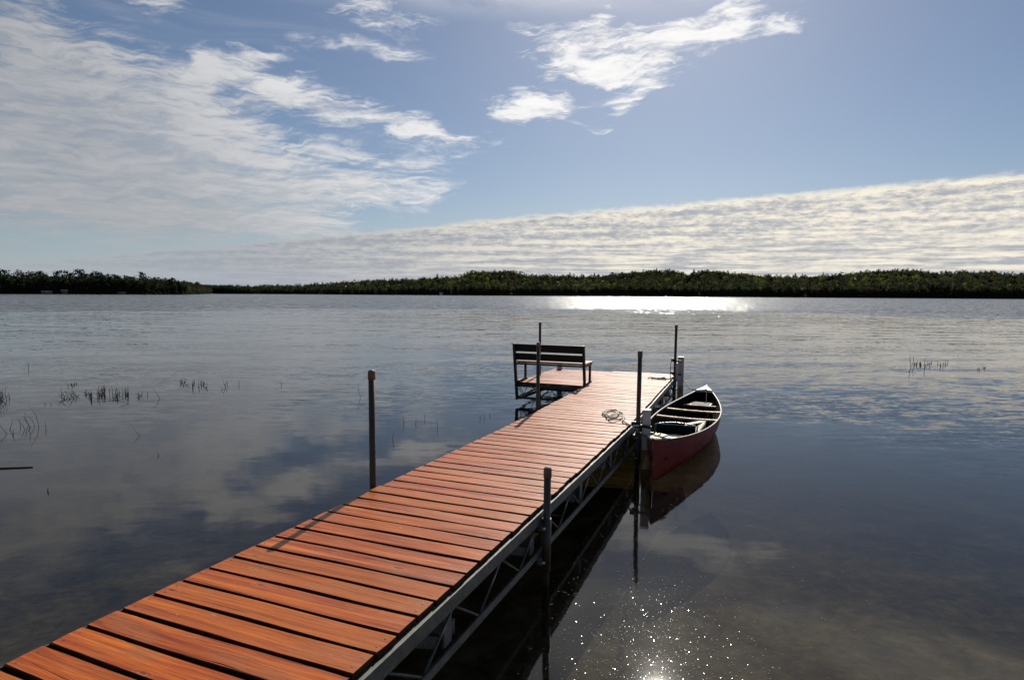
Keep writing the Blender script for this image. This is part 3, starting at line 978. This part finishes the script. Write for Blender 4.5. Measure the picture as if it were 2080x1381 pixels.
# clamps between poles and bumper posts
for (u, v, z, L) in ((5.30, 1.325, .48, .16), (10.02, 1.255, .71, .13), (10.02, 1.255, .47, .13)):
    b = DP(u, v); mb = MB()
    mb.bar((b.x - .03, b.y, z), (b.x + L, b.y - .045, z - .01), .035, .028, ch=.003)
    mb.tube([(b.x, b.y, z - .03), (b.x, b.y, z + .035)], .036, 14)
    mb.box((b.x - .045, b.y, z + .01), (.03, .05, .05), ch=.004)
    mb.build('post_clamp', M['blackclamp'], dock)


# ------------------------------------------------------------------ bench
bp = DP(8.40, -.62, -.012)
c_, s_ = math.cos(-DOCK_YAW), math.sin(-DOCK_YAW)
bl = Vector((bp.x * c_ - bp.y * s_, bp.x * s_ + bp.y * c_, 0)) + DOCK_O
bench = empty('bench', (bl.x, bl.y, bp.z), -DOCK_YAW)
tag(bench, 'dark park bench with two-board back facing the lake on the side platform', 'bench')
HB = .605
# local: x across, y towards the lake, z above the platform
for z0, z1, y0, y1, in ((.535, .668, -.105, -.135), (.385, .512, -.068, -.098)):
    mb = MB()
    ya, yb = y0, y1
    d = Vector((0, yb - ya, z1 - z0)).normalized(); nrm = Vector((0, d.z, -d.y))
    R = Matrix((Vector((1, 0, 0)), nrm, d)).transposed()
    mb.box((0, (ya + yb) / 2 + .022, (z0 + z1) / 2), (1.20, .032, z1 - z0), R, 0, .004)
    mb.build('backrest_board', M['benchdark'], bench)
for i, (ya, yb) in enumerate(((.0, .135), (.15, .285), (.30, .435))):
    mb = MB(); mb.box((.0 if i < 2 else .01, (ya + yb) / 2, .352 + (0 if i else 0)), (1.22, yb - ya, .032), None, 0, .004)
    mb.build('seat_board', M['benchseat'], bench)
for sx in (-1, 1):
    mb = MB()
    mb.bar((sx * HB, .015, -.305), (sx * HB, -.142, .672), .042, .045, up=(0, 1, 0), ch=.002)
    mb.build('back_upright', M['benchsteel'], bench)
    mb = MB()
    mb.bar((sx * (HB - .02), .36, .0), (sx * (HB - .02), .36, .33), .036, .036, up=(0, 1, 0), ch=.002)
    mb.build('leg', M['benchsteel'], bench)
    mb = MB()
    mb.bar((sx * (HB - .02), -.05, .318), (sx * (HB - .02), .43, .318), .034, .030, ch=.002)
    mb.bar((sx * (HB - .02), -.02, .018), (sx * (HB - .02), .43, .018), .034, .030, ch=.002)
    mb.build('side_rail', M['benchsteel'], bench)
mb = MB(); mb.bar((-HB, -.035, .320), (HB, -.035, .320), .03, .03, ch=.002); mb.build('back_rail', M['benchsteel'], bench)


# ------------------------------------------------------------------ canoe
tip = at(1326, 899, .40)
CYAW = math.radians(24.9); CL = 4.10
canoe = empty('canoe', (tip.x, tip.y, 0), -CYAW)
tag(canoe, 'dark red canoe with cream gunwales moored beside the dock', 'canoe')


def hb(s):      # half beam at the gunwale, s 0..1
    return .395 * (max(0.0, 1 - abs(2 * s - 1) ** 2.0)) ** .96 + .006


def sheer(s): return .305 + .115 * abs(2 * s - 1) ** 2.6
def keel(s): return -.085 + .10 * abs(2 * s - 1) ** 9
CX = .015


def hull_section(s, n=12, inset=0.0):
    w = max(hb(s) - inset, .002); zt = sheer(s); zb = keel(s) + inset
    full = .38 + .35 * abs(2 * s - 1) ** 1.5       # rounder in the middle, V at the ends
    pts = []
    for k in range(-n, n + 1):
        a = abs(k) / n
        x = w * (math.sin(a * math.pi / 2) ** (full + .25)); 
        z = zb + (zt - zb) * (a ** (1.7 - full * .5))
        pts.append((math.copysign(x, k) + CX * (1 - abs(2 * s - 1)), z))
    return pts


def hull(name, mat, inset=0.0, flip=False):
    ns = 48; n = 12; vs = []; fs = []
    for i in range(ns + 1):
        s = i / ns
        rk = .0
        for (x, z) in hull_section(s, n, inset):
            yy = CL * s + (.03 - .05 * max(0, (z + .08) / .5)) * (1 if s < .03 else 0) - (.03 - .05 * max(0, (z + .08) / .5)) * (1 if s > .97 else 0)
            vs.append((x, yy + inset * (1 - 2 * s), z))
    m = 2 * n + 1
    for i in range(ns):
        for k in range(m - 1):
            q = (i * m + k, i * m + k + 1, (i + 1) * m + k + 1, (i + 1) * m + k)
            fs.append(q[::-1] if flip else q)
    mb = MB(); mb.add(vs, fs, 0, True)
    return mb.build(name, mat, canoe)


ho = hull('hull', M['hull'])
hi = hull('hull_lining', M['inner'], .012, True)
for sx in (-1, 1):
    pts = []
    for i in range(41):
        s = .004 + .992 * i / 40; pts.append(Vector((sx * hb(s) + CX * (1 - abs(2 * s - 1)), CL * s, sheer(s) + .004)))
    mb = MB()
    # gunwale: flat rounded strip following the sheer
    vs = []; fs = []
    for i, p in enumerate(pts):
        t = (pts[min(i + 1, 40)] - pts[max(i - 1, 0)]).normalized(); nn_ = Vector((t.y, -t.x, 0)) * sx
        for o, z in ((.007, -.010), (.007, .003), (.004, .007), (-.007, .007), (-.011, .003), (-.011, -.010), (-.004, -.010)):
            vs.append(p + nn_ * o + Vector((0, 0, z)))
    for i in range(40):
        for k in range(7): fs.append((i * 7 + k, i * 7 + (k + 1) % 7, (i + 1) * 7 + (k + 1) % 7, (i + 1) * 7 + k))
    mb.add(vs, fs, 0, True); mb.mi = [1 if (q % 7) in (0, 6) else 0 for q in range(len(fs))]; mb.build('gunwale', [M['gunwale'], M['blackclamp']], canoe)  # outer and lower faces black: shadow painted into the gunwale colour
for end in (0, 1):
    mb = MB(); vs = []; fs = []
    L_ = .30 if end == 0 else .34
    for i in range(7):
        s = (L_ * i / 6) / CL
        if end: s = 1 - s
        w = hb(s) + .004; zt = sheer(s) + .018
        for k in range(5):
            a = -1 + k / 2; vs.append((a * w + CX * (1 - abs(2 * s - 1)), CL * s, zt + .012 * (1 - a * a)))
    fs = [(i * 5 + k, i * 5 + k + 1, i * 5 + 6 + k, i * 5 + 5 + k) for i in range(6) for k in range(4)]
    b0 = len(vs)
    vs += [(x, y, z - .03) for x, y, z in vs]
    fs += [tuple(b0 + q for q in f)[::-1] for f in fs]
    fs += [(24 + 6 + k, 24 + 7 + k, b0 + 31 + k, b0 + 30 + k) for k in ()]
    fs += [(30 + k, 31 + k, b0 + 31 + k, b0 + 30 + k) for k in range(4)]
    mb.add(vs, fs, 0, True)
    dk = mb.build('deck_plate', M['gunwale'], canoe)
    if end == 0:
        mb = MB(); mb.box((.035, .23, sheer(.05) + .040), (.12, .10, .014), Matrix.Rotation(-.5, 3, 'Z'), 0, .004)
        mb.build('bow_handle', M['yellow'], canoe)


def thwart(y, z, w=.05, th=.02, name='thwart'):
    s = y / CL; x = hb(s) - .01; cx = CX * (1 - abs(2 * s - 1)); mb = MB()
    pts = []
    n = 14; vs = []; fs = []
    for i in range(n + 1):
        a = -1 + 2 * i / n; ww = w * (.62 + .38 * abs(a) ** 1.5) * .5
        for o, zz_ in ((-ww, -th / 2), (ww, -th / 2), (ww, th / 2), (-ww, th / 2)): vs.append((a * x + cx, y + o, z + zz_ - .008 * (1 - a * a)))
    for i in range(n):
        for k in range(4): fs.append((i * 4 + k, i * 4 + (k + 1) % 4, i * 4 + 4 + (k + 1) % 4, i * 4 + 4 + k))
    mb.add(vs, fs, 0, True); mb.build(name, M['ash'], canoe)


thwart(2.02, .285); thwart(2.60, .285)


def cane_seat(y0, y1, z):
    ya = (y0 + y1) / 2; s = ya / CL; x0 = hb(y0 / CL) - .02; x1 = hb(y1 / CL) - .02; cx = CX * (1 - abs(2 * s - 1))
    mb = MB()
    mb.bar((-x0 + cx, y0, z), (x0 + cx, y0, z), .035, .022, ch=.003); mb.bar((-x1 + cx, y1, z), (x1 + cx, y1, z), .035, .022, ch=.003)
    wi = min(x0, x1) * .8
    for sx in (-1, 1): mb.bar((sx * wi + cx, y0 + .02, z), (sx * wi + cx, y1 - .02, z), .03, .02, ch=.002)
    o = mb.build('seat_frame', M['ash'], canoe)
    mb = MB(); n = 16
    for i in range(n):
        xx = -wi + .02 + (2 * wi - .04) * i / (n - 1)
        mb.bar((xx + cx, y0 + .012, z + .013), (xx + cx, y1 - .012, z + .013), .009, .003)
    for i in range(9):
        yy = y0 + .03 + (y1 - y0 - .06) * i / 8
        mb.bar((-wi + .01 + cx, yy, z + .0165), (wi - .01 + cx, yy, z + .0165), .010, .003)
    mb.build('woven_seat', M['cane'], o)


cane_seat(3.30, 3.56, .235)
cane_seat(.92, 1.20, .225)
# faint lettering strip and round emblem on the side of the bow: illegible in the photo
def side_pt(s, z, off=.003):
    secs_ = hull_section(s, 12); xs = [(zz_, x) for x, zz_ in secs_ if x > CX * (1 - abs(2 * s - 1))]
    xs.sort(); x = xs[-1][1]
    for (za, xa), (zb, xb) in zip(xs, xs[1:]):
        if za <= z <= zb: x = xa + (xb - xa) * (z - za) / (zb - za)
    return Vector((x + off, CL * s, z))


mb = MB(); rl = random.Random(5)
for i in range(10):
    s0 = .052 + i * .0086; z0 = sheer(s0) - .085
    hgt = .028 if i not in (0, 5) else .034
    for (da, za, db, zb) in rl.choice([((0, 0, .002, 1), (.002, 1, .0055, 1), (0, 0, .0045, 0)), ((0, 0, .0015, 1), (.0015, 1, .004, 0), (.004, 0, .0055, 1)), ((.001, 0, .005, 1), (.001, .5, .005, .5))]):
        mb.bar(side_pt(s0 + da, z0 + za * hgt), side_pt(s0 + db, z0 + zb * hgt), .002, .005, up=(1, 0, 0))
mb.build('name_lettering', M['mark'], canoe)
mb = MB(); cc = side_pt(.062, .19, .002); pts = []
for k in range(16):
    a = 2 * math.pi * k / 16; pts.append(side_pt(.062 + .0062 * math.cos(a), .19 + .024 * math.sin(a), .003))
mb.tube(pts, .0035, 6, closed=True); mb.build('emblem', M['blackclamp'], canoe)


def cw(x, y, z):
    """canoe-local to world"""
    c, s = math.cos(-CYAW), math.sin(-CYAW)
    return Vector((tip.x + x * c - y * s, tip.y + x * s + y * c, z))


def in_canoe(name, label, cat, x, y, z, rz=0.0):
    o = empty(name, cw(x, y, z), -CYAW + rz); tag(o, label, cat); return o


# folding canoe seat: black sling back on a bent tube
o = in_canoe('canoe_chair', 'black folding canoe chair with a bent metal back tube on the near seat', 'canoe chair', .03, 1.16, .225, .1)
mb = MB(); pts = [(-.24, .0, .02)] + [(-.24 + .48 * i / 10, .02 + .05 * math.sin(math.pi * i / 10), .13 + .02 * math.sin(math.pi * i / 10)) for i in range(11)] + [(.24, .0, .02)]
mb.tube(pts, .006, 8); mb.build('back_tube', M['chrome'], o)
mb = MB(); vs = []
for i in range(11):
    x = -.22 + .44 * i / 10; yy = .045 * math.sin(math.pi * i / 10)
    for z, dy in ((.02, .01), (.125, .02)):
        vs.append((x, yy + dy - .012, z)); vs.append((x, yy + dy + .006, z))
fs = []
for i in range(10):
    a = i * 4; fs += [(a, a + 4, a + 6, a + 2), (a + 1, a + 3, a + 7, a + 5), (a + 2, a + 6, a + 7, a + 3), (a, a + 1, a + 5, a + 4)]
mb.add(vs, fs, 0, True); mb.build('backrest', M['blackcloth'], o)
mb = MB(); mb.box((0, -.16, .018), (.42, .30, .035), None, 0, .012); mb.build('seat', M['blackcloth'], o)
for sx in (-1, 1):
    mb = MB(); mb.tube([(sx * .235, -.22, .03), (sx * .235, -.05, .075), (sx * .24, .03, .12)], .008, 6); mb.build('side_strap', M['blackcloth'], o)
# cream cushion leaning on the right-hand side
o = in_canoe('boat_cushion', 'cream boat cushion leaning inside the right side of the canoe', 'cushion', .15, 1.62, .12)
R = Matrix.Rotation(math.radians(-38), 3, 'Y')
mb = MB(); mb.box((0, 0, .05), (.30, .62, .045), R, 0, .02); mb.build('pad', M['cushion'], o)
mb = MB(); mb.tube([R @ Vector((-.17, -.31, .05)), R @ Vector((-.19, -.36, .05)), R @ Vector((-.02, -.37, .05)), R @ Vector((-.02, -.31, .05))], .009, 6); mb.build('handle', M['blackcloth'], o)
o = in_canoe('folded_seat_pad', 'folded cream seat pad with a dark ribbed edge behind the cushion', 'seat pad', .11, 2.18, .15)
R = Matrix.Rotation(math.radians(-16), 3, 'Y')
mb = MB(); mb.box((0, 0, .04), (.28, .17, .03), R, 0, .012); mb.build('pad', M['cushion'], o)
mb = MB()
for i in range(7): mb.box(R @ Vector((-.12 + i * .04, -.10, .03)), (.03, .03, .05), R, 0, .008)
mb.build('ribbed_edge', M['blackcloth'], o)
o = in_canoe('bailer', 'white plastic bailer box standing behind the near deck plate', 'bailer', .075, .66, .20)
mb = MB(); mb.box((0, 0, .06), (.15, .13, .12), None, 0, .02); mb.build('box', M['white'], o)
mb = MB(); mb.tube([(.075, -.03, .03), (.10, -.03, .05), (.10, -.03, .09), (.075, -.03, .10)], .007, 6); mb.build('handle', M['white'], o)
o = in_canoe('paddle', 'varnished wooden paddle lying along the left floor of the canoe', 'paddle', -.16, 1.0, -.02, .06)
mb = MB(); mb.tube([(0, 0, .03), (0, 1.05, .045)], .014, 8); mb.tube([(-.04, 1.05, .045), (.04, 1.05, .045)], .013, 8); mb.build('shaft', M['ash'], o)
mb = MB(); pts = [(-.5, .05), (-.46, .085), (-.2, .085), (-.05, .04), (.02, .014)]
vs = []
for y, w in pts:
    for xx, z in ((-w, .030), (0, .037), (w, .030), (0, .024)): vs.append((xx, y, z))
fs = [(i * 4 + k, i * 4 + (k + 1) % 4, i * 4 + 4 + (k + 1) % 4, i * 4 + 4 + k) for i in range(4) for k in range(4)] + [(0, 1, 2, 3)]
mb.add(vs, fs, 0, True); mb.build('blade', M['ash'], o)


# ------------------------------------------------------------------ ropes
def d2w(p):
    c, s = math.cos(-DOCK_YAW), math.sin(-DOCK_YAW)
    return Vector((p.x * c - p.y * s, p.x * s + p.y * c, p.z)) + DOCK_O


def smooth(pts, k=6):
    out = []; n = len(pts)
    for i in range(n - 1):
        p0, p1, p2, p3 = pts[max(i - 1, 0)], pts[i], pts[i + 1], pts[min(i + 2, n - 1)]
        for j in range(k):
            t = j / k
            out.append(.5 * ((2 * p1) + (p2 - p0) * t + (2 * p0 - 5 * p1 + 4 * p2 - p3) * t * t + (3 * p1 - p0 - 3 * p2 + p3) * t ** 3))
    out.append(pts[-1]); return out


def rope_obj(name, label, pts, r, mat):
    mb = MB(); mb.tube(smooth(pts, 6), r * 1.2, 7)
    return tag(mb.build(name, mat), label, 'rope')


def coil(pxs, base_z=.012, seed=1):
    """loose loops on the deck through given (u, v) points"""
    rr = random.Random(seed); out = []
    for i, (u, v) in enumerate(pxs):
        out.append(d2w(DP(u, v, base_z + (.016 if i % 3 == 1 else .0) + rr.uniform(0, .006))))
    return out


c0u, c0v = 5.86, .93
loops = [(-.10, .03), (.0, -.13), (.14, -.16), (.22, -.08), (.16, .06), (.02, .05), (-.06, -.06), (.02, -.19), (.16, -.22), (.25, -.10), (.18, .02), (.05, .10), (-.10, .10),
         (-.16, .0), (-.08, -.06), (.06, .02), (.10, .13), (.0, .22), (-.14, .22), (-.24, .14), (-.20, .03), (-.08, .06), (.04, .16), (.0, .24), (-.14, .28), (-.22, .30)]
pts = coil([(c0u + a * 1.45, c0v + b * .62) for a, b in loops], seed=3)
poleR = d2w(DP(5.30, 1.325)); bow = cw(0.02, .20, sheer(.04) + .04)
pts += [d2w(DP(5.40, 1.20, .015)), poleR + Vector((-.03, -.03, .03)), poleR + Vector((.035, -.01, .03)), poleR + Vector((.0, .035, .02)), poleR + Vector((-.035, 0, -.0)), poleR + Vector((.0, -.035, -.01))]
rope_obj('rope', 'pale coiled rope on the planks beside the middle pole, tied round it', pts, .0085, M['rope'])
p1 = poleR + Vector((.03, -.03, -.05))
rope_obj('rope', 'dark mooring line from the middle pole down to the near tip of the canoe',
         [poleR + Vector((-.03, -.03, .0)), p1, (p1 + bow) / 2 + Vector((0, 0, -.03)), bow, bow + Vector((.03, .06, -.0))], .0075, M['roped'])
poleE = d2w(DP(10.02, 1.255)); c1u, c1v = 9.75, .95
loops = [(.06, -.14), (.0, -.06), (.05, .02), (-.02, .06), (-.08, .0), (-.03, -.06), (.05, .06), (.06, .15), (-.02, .19), (-.08, .12), (-.03, .05), (.04, .13), (.08, .22)]
pts = coil([(c1u + a, c1v + b) for a, b in loops], seed=4) + [poleE + Vector((-.05, -.05, .02)), poleE + Vector((.03, -.02, .04)), poleE + Vector((.0, .03, .05))]
rope_obj('rope', 'small olive rope tangle on the planks beside the farthest pole on the right', pts, .008, M['roped'])
fend = cw(.0, CL - .36, sheer(.93) + .03); q0 = Vector((3.12, 11.0, .36))
pts = [q0, q0 * .66 + fend * .34 + Vector((0, 0, -.10)), q0 * .33 + fend * .67 + Vector((0, 0, -.06)), fend, fend + Vector((.06, .05, .0))]
rope_obj('rope', 'dark mooring line sagging from the far white post to the far tip of the canoe', pts, .0075, M['blackrope'])
b = poleE
pts = [b + Vector((-.03, -.03, .33)), b + Vector((-.075, -.05, .30)), b + Vector((-.085, -.05, .12)), b + Vector((-.085, -.06, .0)), b + Vector((-.13, -.10, -.0)), ]
rope_obj('strap', 'thin black cord hanging down beside the farthest right-hand pole', pts, .005, M['blackrope'])


# ------------------------------------------------------------------ reeds and floating bits
def stem(mb, px, py, tx, ty, bend=0.0, r=.0038):
    """stem rooted at a pixel of the water surface, its tip seen at (tx, ty)"""
    a = at(px, py); d = a.y
    rt = ray(tx, ty); k = d / rt.y
    b = Vector((rt.x * k, d, EYE + rt.z * k)); b.z = max(b.z, .03)
    m = (a + b) / 2 + Vector((bend * (b - a).length, 0, (b - a).length * abs(bend) * .3))
    k = max(1.0, d / 9.0)
    mb.tube([a - Vector((0, 0, .12)), a, m, b], [r * k, r * k, r * .9 * k, r * .35 * k], 5)


def reeds(label, stems, group=None, name='reed_clump', cat='reeds', seed=0, r=.0038):
    rr = random.Random(seed); p = at(stems[0][0], stems[0][1])
    root = empty(name, p) if len(stems) > 1 else None
    for s in stems:
        mb = MB(); stem(mb, *s[:4], bend=rr.uniform(-.12, .12), r=r)
        mb.v = [tuple(Vector(v) - p) for v in mb.v]
        o = mb.build('stem' if root else name, M['reed'], root)
    if not root: root = o; o.location = p
    return tag(root, label, cat, group)


def auto(x0, x1, y, n, h, lean, seed, yj=5):
    rr = random.Random(seed); out = []
    for i in range(n):
        x = rr.uniform(x0, x1); yy = y + rr.uniform(-yj, yj); hh = h * rr.uniform(.35, 1.0)
        out.append((x, yy, x + lean * rr.uniform(-.3, 1.2) * hh, yy - hh)); 
        if rr.random() < .35: out.append((x + 1, yy, x + rr.uniform(-1.2, .9) * hh, yy - hh * .45))
    return out


reeds('dense tangle of bent reeds cut by the left edge of the picture', auto(-14, 22, 812, 16, 32, -.7, 1, 9), seed=1)
reeds('tall leaning reeds with mirrored stems, nearest clump on the left',
      [(79, 866, 56, 821), (71, 865, 50, 838), (63, 868, 47, 845), (58, 863, 50, 837), (50, 872, 38, 852), (42, 866, 37, 851), (61, 880, 58, 860), (14, 881, -8, 850), (20, 872, 26, 851), (27, 885, 27, 872)], seed=2, r=.0034)
reeds('bent reeds with a long fallen stem, left end of the long reed row', auto(122, 163, 806, 13, 15, -.8, 3, 6) + [(142, 812, 112, 806), (122, 818, 140, 810)], seed=3)
reeds('reeds fanning up left of the tallest tuft in the long reed row', auto(170, 188, 805, 10, 18, -.5, 4, 6), seed=4)
reeds('thickest upright tuft in the middle of the long reed row', auto(197, 214, 803, 16, 20, .05, 5, 5), seed=5)
reeds('sparse crossing reeds right of the thickest tuft in the long row', auto(221, 242, 806, 9, 20, -.1, 6, 6) + [(246, 813, 190, 820), (262, 821, 238, 814)], seed=6)
reeds('tall thin reeds at the right end of the long reed row', auto(249, 264, 805, 10, 20, -.2, 7, 5), seed=7)
reeds('three short reeds just right of the long reed row', auto(276, 300, 806, 6, 12, -.1, 8, 4), seed=8)
reeds('low scattered reeds behind the left end of the long reed row', auto(134, 158, 783, 7, 7, .1, 9, 3), seed=9)
reeds('loose group of short reeds beyond the big bent stem', auto(358, 385, 781, 10, 10, 0, 10, 5), seed=10)
reeds('small dense reeds with one long leaning stem at the end of the left reeds', auto(390, 420, 784, 13, 14, .1, 11, 7), seed=11)
reeds('forked reeds standing apart right of the left reeds', [(458, 787, 452, 770), (457, 785, 461, 772), (461, 783, 463, 776), (453, 791, 448, 784)], seed=12)
reeds('widest of the reed patches on the right side of the lake', auto(1852, 1925, 742, 22, 11, 0, 13, 4) + [(1850, 747, 1848, 718), (1857, 743, 1856, 722), (1878, 748, 1879, 728)], seed=13)
reeds('few short reeds at the right end beyond the wide patch', auto(1985, 2006, 750, 5, 8, 0, 14, 3), seed=14)
GL = 'single reed stems in open water'
RL = ['thin reed tip farthest left of two short singles right of the long reed row', 'short single reed in open water between the left reeds and the dock poles', 'nearer of three small reeds in open water right of the left-hand pole', 'straight short reed second right of the nearest left-hand pole', 'faint reed third right of the nearest left-hand pole, slightly leaning', 'darkest upright reed right of the nearest left-hand pole', 'thin curved reed closest to the right side of the nearest left-hand pole', 'left one of the three tiny reeds left of the bench', 'middle one of the three tiny reeds left of the bench', 'right one of the three tiny reeds left of the bench', 'tiny reed stub between the edge tangle and the long reed row', 'second tiny reed stub just before the long reed row', 'thin upright reed right of the tall leaning clump', 'lone reed far out in the water near the left edge', 'short thick dark stub in the water below the floating stick']
for i, s in enumerate([(485, 782, 484, 771), (572, 782, 571, 773), (1005 * 0 + 820, 860, 816, 842), (844, 861, 844, 848), (863, 851, 861, 838), (889, 868, 888, 850), (797, 892, 799, 873),
                       (975, 850, 975, 841), (984, 850, 984, 839), (995, 845, 995, 838), (92, 822, 91, 817), (104, 822, 103, 818), (94, 872, 93, 856), (58, 750, 57, 737), (97, 998, 98, 990)]):
    reeds(RL[i], [s], GL, 'reed', 'reed', seed=20 + i, r=.0036 if s[1] < 990 else .005)
reeds('long reed stem bent over to the left at the right end of the left reeds', [(325, 810, 312, 788)], None, 'reed', 'reed', 40)
reeds('thin reed leaning left just left of the nearest left-hand pole', [(732, 807, 727, 778)], None, 'reed', 'reed', 41, r=.0026)
reeds('reed leaning sharply left, forming an arrow with its reflection', [(284, 885, 267, 867)], None, 'reed', 'reed', 42, r=.0034)
reeds('short curved reed in open water between the arrow reed and the dock', [(323, 925, 320, 917)], None, 'reed', 'reed', 43)
mb = MB(); a, b = at(-60, 953, .006), at(67, 948, .006); mb.tube([a, (a + b) / 2, b], [.010, .009, .006], 7)
tag(mb.build('floating_stick', M['reed']), 'straight dark stick floating flat by the left edge of the picture', 'stick')

r = random.Random(9); V = []; F = []; o = 0
for i in range(900):
    x = r.gauss(1320, 190); y = 1420 - abs(r.gauss(0, 190)) if r.random() < .8 else r.uniform(820, 1300)
    if x < 1120 or x > 2100: continue
    p = at(x, y, .0035); s = r.uniform(.0010, .0028) * (1 + (p.y / 9)); n = 5; a0 = r.random() * 6
    loc = local(p)
    if -.1 < loc.x < 1.3: continue
    V += [(p.x + s * math.cos(a0 + 6.283 * k / n) * r.uniform(.6, 1.3), p.y + s * math.sin(a0 + 6.283 * k / n), .0035) for k in range(n)]
    V += [(p.x, p.y, .0035 + s * .7)]
    F += [(o + k, o + (k + 1) % n, o + n) for k in range(n)]; o += n + 1
ob = bigmesh('floating_pollen', np.array(V), np.array(F), [M['pollen']]); tag(ob, 'pale specks of pollen floating on the water right of the dock', 'pollen', kind='stuff')
